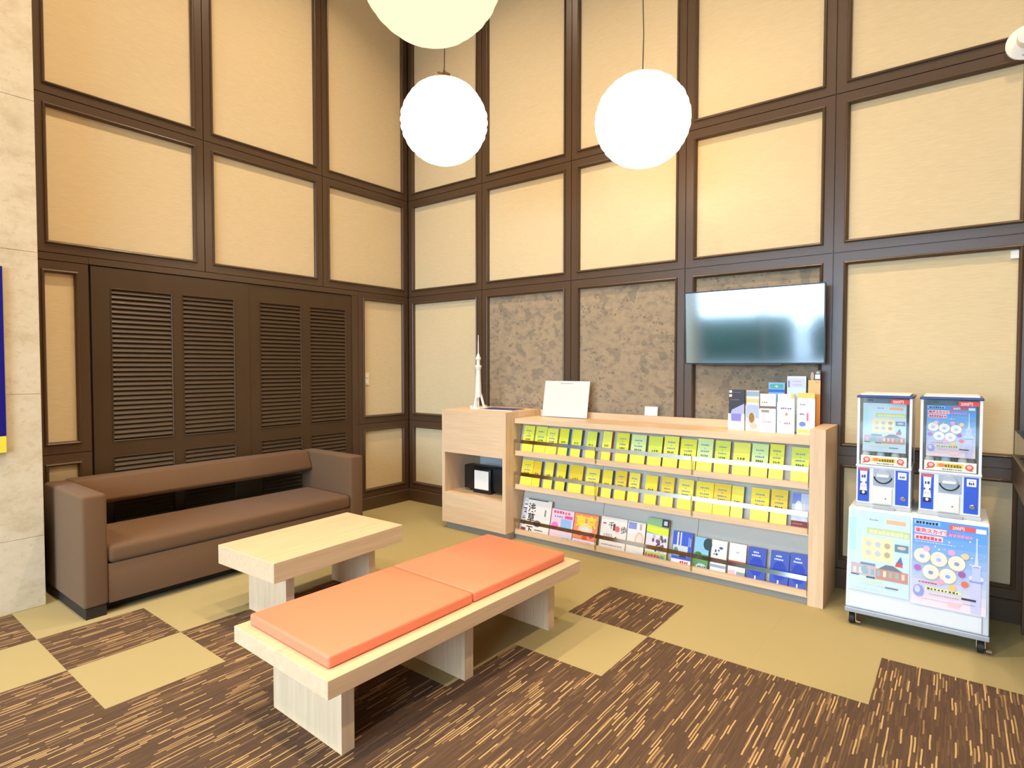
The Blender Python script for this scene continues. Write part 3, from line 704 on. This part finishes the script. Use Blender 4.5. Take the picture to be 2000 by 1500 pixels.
def h2(a, b, w, hp, hl):
    a.rect(-w*.5, w*.5, hp*.5, hp, (170, 186, 226)); a.disc(-w*.05, hp*.5, w*.32, hp*.26, (206, 196, 190)); a.disc(-w*.05, hp*.52, w*.22, hp*.2, (142, 116, 60)); a.disc(w*.1, hp*.2, w*.3, hp*.12, (226, 190, 170)); b.rect(-w*.5, w*.5, hl*.86, hl*.98, (150, 170, 190)); b.rect(-w*.5, w*.5, hl*.7, hl*.8, (220, 200, 140)); b.dabs(-w*.3, w*.3, hl*.6, hl*.05, 4, (140, 150, 210))
def h3(a, b, w, hp, hl):
    b.rect(-w*.5, w*.5, hl*.62, hl*.68, (120, 110, 100)); b.dabs(-w*.4, 0, hl*.76, hl*.04, 3, (150, 130, 130)); a.dabs(-w*.3, w*.3, hp*.42, hp*.08, 4, (200, 160, 176)); a.dabs(-w*.2, w*.2, hp*.1, hp*.03, 4, (170, 180, 190)); a.rect(-w*.4, w*.1, hp*.86, hp*.97, (150, 146, 130))
def h4(a, b, w, hp, hl):
    a.dabs(-w*.3, w*.36, hp*.78, hp*.06, 5, (120, 120, 140)); a.disc(w*.05, hp*.62, w*.08, hp*.05, (206, 140, 140)); a.dabs(-w*.1, w*.34, hp*.3, hp*.07, 3, (190, 130, 136)); a.disc(-w*.3, hp*.36, w*.05, hp*.04, (170, 200, 230)); b.rect(w*.3, w*.5, hl*.9, hl, (240, 200, 120))
def h5(a, b, w, hp, hl):
    b.rect(-w*.5, w*.5, hl*.88, hl, (250, 210, 110)); a.rect(-w*.5, w*.5, hp*.05, hp*.14, (250, 214, 90)); a.disc(-w*.2, hp*.3, w*.2, hp*.07, (110, 140, 210)); a.rect(w*.04, w*.16, hp*.4, hp*.62, (230, 120, 150)); a.dabs(-w*.36, -w*.06, hp*.56, hp*.06, 3, (120, 120, 150)); a.dabs(-w*.36, w*.0, hp*.84, hp*.05, 4, (150, 150, 190)); b.dabs(-w*.3, w*.2, hl*.78, hl*.03, 4, (190, 170, 210))
holder(3.393, 3.500, -.215, RT, .11, .272, 'cv_dark', 'leaflet holder with a black leaflet at the left end of the brochure group', h1)
holder(3.506, 3.592, -.212, RT, .17, .268, 'cv_pale', 'leaflet holder with a food photograph beside the black leaflet', h2, pocket='cv_white')
holder(3.598, 3.700, -.232, RT, .150, .250, 'paper', 'white leaflet holder in the middle of the brochure group', h3)
holder(3.708, 3.812, -.240, RT, .200, .252, 'paper', 'white leaflet holder with small print, right of the middle one', h4)
holder(3.824, 3.926, -.232, RT, .220, .262, 'cv_white', 'leaflet holder with yellow bands at the right end of the brochure group', h5)
def tier(x0, x1, y, hz, mat, label, draw):
    w = x1-x0; e = empty('leaflet_stand', ((x0+x1)/2, y, RT), label=label, cat='leaflet holder', group='rear leaflet stands on the rack')
    bx('stand', (-w/2, w/2, .03, .034, .0006, hz-.04), 'acrylic_clear', e); bx('foot', (-w/2, w/2, 0, .06, .0006, .004), 'acrylic_clear', e)
    lf = bx('leaflet', (-w/2, w/2, .022, .0295, .0045, hz), mat, e); p = Print(); draw(p, w, hz); p.build(lf, (0, .022, 0))
tier(3.628, 3.728, -.150, .322, 'cv_skyblue', 'rear stand with a teal and blue leaflet above the white holders', lambda p, w, h: (p.rect(-w*.5, w*.5, h*.80, h*.86, (60, 104, 200)), p.rect(-w*.4, w*.4, h*.88, h*.97, (84, 166, 170)), p.disc(0, h*.92, w*.1, h*.02, (190, 220, 140))))
tier(3.740, 3.852, -.140, .365, 'cv_pale', 'rear stand with a lavender framed leaflet, taller than the teal one', lambda p, w, h: (p.rect(-w*.44, w*.44, h*.80, h*.96, (206, 208, 240)), p.rect(-w*.46, -w*.36, h*.8, h*.92, (130, 140, 190)), p.dabs(-w*.2, w*.3, h*.9, h*.012, 4, (150, 156, 200)), p.dabs(-w*.2, w*.3, h*.84, h*.012, 4, (150, 156, 200))))
tier(3.862, 3.962 - .03, -.125, .405, 'sp_orange', 'tallest rear stand with an orange leaflet and a small photograph', lambda p, w, h: (p.rect(-w*.5, w*.5, h*.62, h*.84, (246, 190, 130)), p.rect(-w*.5, w*.5, h*.84, h, (96, 88, 84)), p.disc(-w*.18, h*.9, w*.14, h*.07, (190, 170, 140)), p.rect(w*.06, w*.46, h*.86, h*.93, (226, 230, 240)), p.disc(w*.28, h*.96, w*.16, h*.02, (150, 190, 190)), p.dabs(w*.1, w*.44, h*.8, h*.012, 3, (196, 130, 80))))

# ---- television on the wall
tv = empty('television', (3.502, -.100, 1.447), (R(3.2), 0, R(.6)), label='flat black television mounted on the patterned wall above the rack', cat='television')
bx('body', (-.452, .452, .012, .045, .0, .510), 'black_plastic', tv, bevel=.004, seg=2)
bm = bmesh.new(); sweep(bm, (-.454, .454, -.002, .512), [(0, -.014), (0, .004), (.007, .004), (.008, .0), (.008, -.014)], lambda a, b, h: (a, -h, b)); mk('bezel', bm, 'black_plastic', tv)
bm = bmesh.new()
nx, nz = 24, 12
g = [[bm.verts.new((-.446+.892*i/nx, .0010, .006+.498*j/nz)) for i in range(nx+1)] for j in range(nz+1)]
for j in range(nz):
    for i in range(nx): bm.faces.new((g[j][i], g[j][i+1], g[j+1][i+1], g[j+1][i]))
mk('screen', bm, 'tv_screen', tv, smooth=True)
bx('lower_trim', (-.33, .20, -.006, .012, -.012, -.0022), 'black_plastic', tv, bevel=.002)
bx('wall_bracket', (-.18, .18, .045, .094, .17, .34), 'black_plastic', tv)

# ---- small things on the walls
sw = empty('light_switch', (-.020, -.548, 1.302), label='small ivory double light switch on the fabric panel beside the doors', cat='switch')
bx('plate', (0, .008, -.035, .035, -.062, .062), 'ivory', sw, bevel=.002)
for dz in (-.028, .028): bx('rocker', (.008, .012, -.012, .018, dz-.014, dz+.014), 'pearl_white', sw, bevel=.001, seg=1)
sb = empty('wall_sign', (.315, -3.68, .937), label='deep blue sign board with a yellow foot on the stone pier', cat='sign')
bx('board', (.0005, .028, -.315, .315, .094, 1.053), 'sign_blue', sb, bevel=.001, seg=1); bx('foot_band', (.0005, .028, -.315, .315, 0, .0935), 'sign_yellow', sb, bevel=.001, seg=1)
bx('edge_trim', (.0005, .022, .3155, .319, 0, 1.053), 'light_grey', sb)
dm = empty('wall_fixture', (4.888, 0, 3.178), label='round white wall fixture with a turret at the top right corner', cat='fixture')
bm = bmesh.new(); cyl_y(bm, 0, 0, .092, -.018, -.0005, 32); mk('base_plate', bm, 'pearl_white', dm, bevel=.003, smooth=True)
bm = bmesh.new(); cyl_y(bm, .004, .016, .050, -.075, -.018, 28); mk('turret', bm, 'pearl_white', dm, bevel=.006, smooth=True)
bm = bmesh.new(); cyl_y(bm, .008, .024, .026, -.080, -.075, 20); mk('lens', bm, 'sp_grey', dm)
bm = bmesh.new(); cyl_y(bm, -.015, -.066, .006, -.020, -.018, 10); mk('screw', bm, 'light_grey', dm)
tg = setp(bx('wall_tag', (-.018, .018, -.012, 0, -.022, .022), 'pearl_white', None, (4.862, .0195, 2.046), bevel=.002), 'tiny white square tag in the upper right corner of the beige wall panel', 'tag')

# ================================================================== CAPSULE MACHINES ON THEIR TROLLEY
kx0, kx1, ky0, ky1 = 4.152, 4.770, -.575, -.165
ck = empty('trolley', ((kx0+kx1)/2, -.37, 0), label='white metal trolley on black casters carrying two capsule machines', cat='trolley')
hw = (kx1-kx0)/2
bm = bmesh.new(); v = box(bm, -hw, hw, -.205, .205, .100, .655)
for q in v[4:]: q.co.x *= .978; q.co.y = q.co.y*.97+.004
mk('body', bm, 'white_metal', ck, bevel=.008, seg=3, smooth=True)
bx('bottom_lip', (-hw-.002, hw+.002, -.211, .206, .074, .100), 'steel_grey', ck, bevel=.004)
bx('front_door', (-hw+.022, hw-.030, -.2085, -.2052, .112, .185), 'white_metal', ck)
bx('door_seam', (hw-.029, hw-.026, -.2070, -.2051, .105, .195), 'steel_grey', ck)
for sx_ in (-1, 1):
    for sy_ in (-1, 1):
        c = bx('caster_fork', (sx_*(hw-.03)-.019, sx_*(hw-.03)-.015, sy_*.165-.010, sy_*.165+.016, .026, .074), 'chrome', ck)
        bx('fork_plate', (sx_*(hw-.03)+.015, sx_*(hw-.03)+.019, sy_*.165-.010, sy_*.165+.016, .026, .074), 'chrome', c)
        bm = bmesh.new(); cyl_x(bm, sy_*.165, .032, .032, sx_*(hw-.03)-.0135, sx_*(hw-.03)+.0135, 24); mk('wheel', bm, 'rubber', c, bevel=.002, seg=1, smooth=True)
        bx('brake_lever', (sx_*(hw-.03)+.0195, sx_*(hw-.03)+.042, sy_*.165-.028, sy_*.165-.006, .018, .026), 'chrome', c)

FY = -.205
def pos_left(p, w, h):
    p.rect(0, w, 0, h, (206, 230, 246)); p.rect(w*.3, w, h*.72, h*.80, (204, 216, 156)); p.dabs(w*.34, w*.98, h*.73, h*.055, 9, (226, 236, 190), .2)
    p.dabs(w*.34, w*.5, h*.89, h*.02, 4, (150, 160, 176)); p.rect(w*.62, w*.93, h*.87, h*.92, (250, 190, 150)); p.dabs(w*.05, w*.9, h*.95, h*.02, 12, (214, 226, 240)); p.rect(0, w*.12, h*.5, h*.9, (186, 230, 246))
    p.rect(w*.22, w*.74, h*.40, h*.68, (246, 234, 186))
    for i in range(3):
        for j in range(2): p.disc(w*(.33+.155*i), h*(.60-.11*j), w*.05, h*.035, [(206, 212, 206), (200, 206, 224), (196, 176, 150)][i])
    p.rect(w*.76, w*.98, h*.55, h*.64, (112, 150, 166)); p.disc(w*.87, h*.6, w*.07, h*.02, (220, 200, 196))
    p.poly([(w*.78, h*.40), (w*.90, h*.40), (w*.86, h*.50)], (96, 120, 190)); p.poly([(w*.77, h*.37), (w*.9, h*.37), (w*.87, h*.42), (w*.79, h*.42)], (214, 96, 80))
    p.rect(w*.04, w*.46, h*.20, h*.34, (206, 186, 200)); p.rect(w*.46, w*.98, h*.18, h*.31, (206, 150, 134)); p.poly([(w*.5, h*.31), (w*.9, h*.31), (w*.74, h*.37), (w*.62, h*.37)], (120, 130, 144)); p.rect(w*.2, w*.45, h*.33, h*.36, (130, 150, 176))
    for i in range(9): p.rect(w*(.08+.1*i), w*(.13+.1*i), h*.22, h*.29, random.choice([(236, 226, 220), (150, 190, 190), (226, 206, 206)]))
    p.disc(w*.27, h*.27, w*.06, h*.05, (150, 190, 196)); p.rect(w*.04, w*.18, h*.19, h*.205, (90, 100, 110)); p.rect(w*.3, w*.45, h*.175, h*.195, (90, 100, 110))
    p.dabs(w*.15, w*.62, h*.13, h*.025, 10, (226, 230, 160)); p.dabs(w*.2, w*.66, h*.09, h*.012, 12, (200, 206, 214)); p.rect(w*.62, w*.83, h*.085, h*.105, (130, 136, 146)); p.dabs(w*.05, w*.6, h*.03, h*.01, 10, (206, 210, 224))
def pos_right(p, w, h):
    n = 10
    for i in range(n):
        t_ = i/(n-1); p.rect(0, w, h*(1-(i+1)/n), h*(1-i/n), (int(96+150*t_**1.2), int(158+66*t_), int(236-4*t_)))
    p.rect(w*.02, w*.38, h*.94, h*.985, (150, 200, 244)); p.dabs(w*.05, w*.36, h*.945, h*.03, 7, (36, 40, 60), .3); p.rect(w*.5, w*.84, h*.92, h*.975, (236, 96, 96)); p.text('200円', w*.54, h*.928, h*.045, (255, 240, 236), .0004); p.rect(w*.85, w*.98, h*.915, h*.965, (246, 246, 250))
    p.rect(w*.03, w*.47, h*.835, h*.905, (250, 214, 220)); p.text('東京スカイツリー', w*.04, h*.848, h*.056, (228, 60, 80), .0006, .95); p.dabs(w*.50, w*.82, h*.84, h*.035, 6, (236, 150, 190), .2); p.rect(w*.03, w*.42, h*.76, h*.82, (250, 214, 220)); p.dabs(w*.05, w*.41, h*.768, h*.042, 7, (228, 84, 100), .2)
    p.dabs(w*.04, w*.6, h*.735, h*.01, 14, (210, 230, 250))
    for i in range(26): p.disc(random.uniform(.05, .97)*w, random.uniform(.55, .84)*h, w*.012, h*.009, random.choice([(236, 244, 255), (170, 200, 255), (190, 170, 236)]), 8)
    p.rect(w*.855, w*.875, h*.70, h*.86, (206, 222, 246)); p.poly([(w*.84, h*.56), (w*.89, h*.56), (w*.875, h*.72), (w*.855, h*.72)], (214, 220, 246)); p.disc(w*.865, h*.545, w*.065, h*.022, (222, 224, 246)); p.disc(w*.865, h*.53, w*.05, h*.016, (160, 170, 226)); p.disc(w*.865, h*.41, w*.10, h*.035, (230, 220, 244)); p.disc(w*.865, h*.375, w*.09, h*.022, (150, 160, 214)); p.rect(w*.80, w*.93, h*.02, h*.36, (206, 204, 240)); p.rect(w*.81, w*.92, h*.38, h*.53, (196, 204, 242))
    for (a, b) in ((.14, .575), (.37, .56), (.61, .545), (.265, .40), (.495, .385)):
        p.disc(w*a, h*b, w*.118, h*.088, (226, 190, 140)); p.disc(w*a, h*b+h*.002, w*.112, h*.083, (250, 240, 214)); p.disc(w*a, h*b, w*.07, h*.05, (236, 228, 226))
        p.disc(w*a, h*b-h*.005, w*.035, h*.022, random.choice([(190, 186, 226), (150, 160, 176), (140, 180, 226)]))
    for (a, b, c_) in ((.08, .43, (190, 110, 200)), (.68, .43, (170, 100, 170)), (.72, .325, (240, 120, 90)), (.56, .26, (246, 200, 120)), (.4, .31, (240, 170, 200)), (.54, .66, (230, 170, 226)), (.2, .665, (236, 190, 220)), (.72, .64, (246, 210, 160))): p.disc(w*a, h*b, w*.05, h*.035, c_)
    p.disc(w*.10, h*.165, w*.075, h*.07, (150, 160, 226)); p.disc(w*.085, h*.18, w*.04, h*.04, (206, 210, 244)); p.rect(w*.2, w*.68, h*.195, h*.225, (240, 240, 150)); p.dabs(w*.22, w*.66, h*.198, h*.022, 9, (90, 96, 60), .4); p.rect(w*.68, w*.87, h*.15, h*.172, (60, 62, 70)); p.dabs(w*.25, w*.66, h*.14, h*.012, 12, (216, 150, 150)); p.dabs(w*.1, w*.36, h*.265, h*.018, 6, (220, 80, 80)); p.dabs(w*.15, w*.7, h*.08, h*.008, 14, (226, 160, 170)); p.rect(w*.5, w*.66, h*.05, h*.10, (250, 200, 206)); p.dabs(w*.7, w*.86, h*.10, h*.008, 6, (150, 150, 170))
def poster(x0, x1, z0, z1, draw, label):
    e = empty('poster', (kx0+x0, -.5785, z0), (R(-.9), 0, 0), label=label, cat='poster', group='posters on the trolley front')
    bx('sheet', (0, x1-x0, .0004, .001, 0, z1-z0), 'paper', e)
    p = Print(); draw(p, x1-x0, z1-z0); p.build(e)
poster(.014, .290, .205, .645, pos_left, 'pale blue poster with yellow block and red brick building on the trolley front')
poster(.300, .604, .195, .640, pos_right, 'bright blue poster with five cream discs and a tower on the trolley front')

def machine(x0, x1, label, draw):
    w = x1-x0; c = (x0+x1)/2
    m = empty('capsule_machine', (c, -.365, .655), label=label, cat='vending machine', group='capsule machines on the trolley')
    H, DP = .620, .150
    h2_ = w/2
    # lower body
    bx('lower_body', (-h2_, h2_, -DP, DP, .018, .222), 'white_metal', m, bevel=.003)
    bx('base_foot', (-h2_-.004, h2_+.004, -DP-.012, DP+.004, .0006, .018), 'light_grey', m, bevel=.003)
    bx('mid_ledge', (-h2_-.003, h2_+.003, -DP-.006, DP+.002, .2205, .232), 'white_metal', m, bevel=.002)
    # upper case: posts, back, glass, lid
    for s in (-1, 1):
        for y_ in (-DP, DP-.012):
            bx('corner_post', (s*h2_-(.012 if s > 0 else 0), s*h2_+(.012 if s < 0 else 0), y_, y_+.012, .232, H-.018), 'white_metal', m)
    bx('case_back', (-h2_+.012, h2_-.012, DP-.008, DP, .232, H-.018), 'steel_grey', m)
    bx('lid', (-h2_-.004, h2_+.004, -DP-.006, DP+.004, H-.018, H-.006), 'navy', m, bevel=.003)
    bx('lid_top', (-h2_+.01, h2_-.01, -DP+.01, DP-.01, H-.006, H+.004), 'white_metal', m, bevel=.004)
    bx('front_glass', (-h2_+.012, h2_-.012, -DP+.002, -DP+.005, .232, H-.018), 'acrylic_clear', m)
    for s in (-1, 1): bx('side_glass', (s*(h2_-.003)-.001, s*(h2_-.003)+.001, -DP+.012, DP-.012, .232, H-.018), 'acrylic_clear', m)
    bx('capsule_bed', (-h2_+.014, h2_-.014, -DP+.03, DP-.01, .233, .262), 'sp_grey', m)
    # display card inside
    cw, chh = w-.052, .265
    cdn = bx('display_card', (-cw/2, cw/2, -DP+.010, -DP+.012, .308, .308+chh), 'paper', m)
    p = Print(); draw(p, cw, chh)
    p.build(cdn, (-cw/2, -DP+.010, .308))
    tb = bx('price_tag', (w*.12, w*.44, -DP+.0005, -DP+.0018, H-.048, H-.024), 'paper', m); p = Print(); p.rect(w*.12, w*.44, H-.048, H-.024, (230, 70, 66)); p.text('200円', w*.15, H-.044, .020, (255, 236, 230), .0002); p.build(tb, (0, -DP+.0005, 0))
    for s in (-.3, .1): bx('clip', (s*w, s*w+.022, -DP+.0005, -DP+.0018, H-.036, H-.026), 'black_plastic', m)
    hb = bx('header_strip', (-cw/2-.006, cw/2+.006, -DP-.0005, -DP+.0015, .236, .286), 'paper', m)
    p = Print(); q = cw/2
    p.rect(-q*.55, q*.55, .254, .276, (236, 204, 60)); p.dabs(-q*.2, q*.5, .256, .016, 6, (120, 100, 40), .3); p.disc(-q*.34, .265, q*.14, .009, (236, 130, 90)); p.dabs(-q*.3, q*.5, .242, .007, 9, (120, 110, 110), .3)
    for s in (-1, 1): p.disc(s*q*.78, .262, q*.17, .016, (214, 96, 66)); p.disc(s*q*.78, .264, q*.10, .009, (240, 190, 190)); p.poly([(s*q*.9-.012, .244), (s*q*.9+.004, .244), (s*q*.84, .256)], (214, 96, 66))
    p.build(hb, (0, -DP-.0005, 0))
    # coin side (left), dial + chute (centre), right panel
    fy = -DP
    cpn = bx('coin_panel', (-h2_+.008, -h2_+.062, fy-.003, fy, .030, .214), 'blue_plastic', m, bevel=.001, seg=1)
    p = Print(); xl = -h2_+.035
    p.rect(xl-.024, xl+.024, .200, .213, (220, 90, 96)); p.poly([(xl-.017, .198), (xl+.017, .198), (xl+.014, .13), (xl+.017, .09), (xl-.017, .09), (xl-.014, .13)], (244, 244, 248)); p.dabs(xl-.010, xl+.012, .160, .018, 2, (60, 66, 130), .3); p.disc(xl-.011, .135, .004, .006, (90, 90, 110)); p.disc(xl+.011, .135, .004, .006, (90, 90, 110)); p.dabs(xl-.010, xl+.010, .112, .004, 2, (170, 130, 60)); p.poly([(xl-.018, .066), (xl+.018, .066), (xl+.014, .090), (xl-.014, .090)], (36, 38, 60)); p.disc(xl, .080, .007, .008, (230, 230, 236))
    p.build(cpn, (0, fy-.003, 0))
    bx('dial_plate', (-.045, .050, fy-.0025, fy, .122, .214), 'steel_grey', m, bevel=.001, seg=1)
    bm = bmesh.new(); cyl_y(bm, 0, .178, .036, fy-.010, fy-.0026, 28); dl = mk('dial', bm, 'steel_grey', m, bevel=.002, seg=1, smooth=True)
    bm = bmesh.new(); box(bm, -.028, .028, fy-.024, fy-.010, .174, .186); mk('dial_grip', bm, 'pearl_white', dl, bevel=.003)
    bm = bmesh.new(); tube(bm, [(.043*math.cos(a), fy-.006, .184+.046*math.sin(a)) for a in [R(195+15*k_) for k_ in range(11)]], .0028, 8); mk('dial_guard', bm, 'black_plastic', dl)
    bx('chute_door', (-.046, .044, fy-.012, fy, .024, .118), 'pearl_white', m, bevel=.006, seg=3, smooth=True)
    bm = bmesh.new(); cyl_y(bm, .014, .058, .004, fy-.0132, fy-.012, 12); mk('chute_mark', bm, 'sp_grey', m)
    bx('chute_tray', (-.042, .058, fy-.030, fy-.0125, .0005, .012), 'steel_grey', m, bevel=.003)
    rp = bx('right_panel', (h2_-.068, h2_-.010, fy-.003, fy, .030, .214), 'blue_plastic', m, bevel=.001, seg=1)
    p = Print(); xr = h2_-.039; p.rect(xr-.018, xr+.020, .168, .206, (240, 240, 246)); p.dabs(xr-.010, xr+.014, .176, .014, 3, (50, 60, 140), .3); p.dabs(xr-.012, xr+.012, .194, .005, 5, (170, 170, 190), .3); p.build(rp, (0, fy-.003, 0))
    bm = bmesh.new(); cyl_y(bm, xr+.006, .066, .012, fy-.009, fy-.003, 18); mk('lock', bm, 'chrome', m, bevel=.002, seg=1, smooth=True)
    # a few capsules glimpsed under the card
    for k_ in range(6):
        bm = bmesh.new(); bmesh.ops.create_uvsphere(bm, u_segments=14, v_segments=8, radius=.021); mk('capsule', bm, ['pearl_white', 'sp_grey', 'cv_pale', 'sp_black'][k_ % 4], m, (-h2_+.040+k_*(w-.08)/5, -DP+.055+.02*(k_ % 2), .2835), smooth=True)
machine(4.187, 4.437, 'left capsule machine with a pale landscape card on the trolley', pos_left)
machine(4.473, 4.727, 'right capsule machine with a bright blue card of cream discs on the trolley', pos_right)

# ================================================================== DARK COUNTER AT THE RIGHT EDGE
cn = empty('counter_table', (5.25, -.56, 0), label='dark counter table cut off by the right edge', cat='table')
bx('counter_top', (-.385, .40, -.46, .46, .812, .955), 'frame_wood', cn, bevel=.003)
for a in (-.33, .34):
    for b in (-.44, .40): bx('leg', (a, a+.05, b, b+.05, 0, .812), 'frame_wood', cn)
ab = empty('acrylic_box', (5.13, -.52, .955), label='clear grey acrylic box on the dark counter at the right edge', cat='box')
bx('side_sheet', (-.255, -.250, -.36, .42, .0006, .130), 'acrylic_grey', ab); bx('side_sheet', (.250, .255, -.36, .42, .0006, .130), 'acrylic_grey', ab)
bx('back_sheet', (-.250, .250, .415, .42, .0006, .130), 'acrylic_grey', ab); bx('front_sheet', (-.250, .250, -.36, -.355, .0006, .130), 'acrylic_grey', ab)
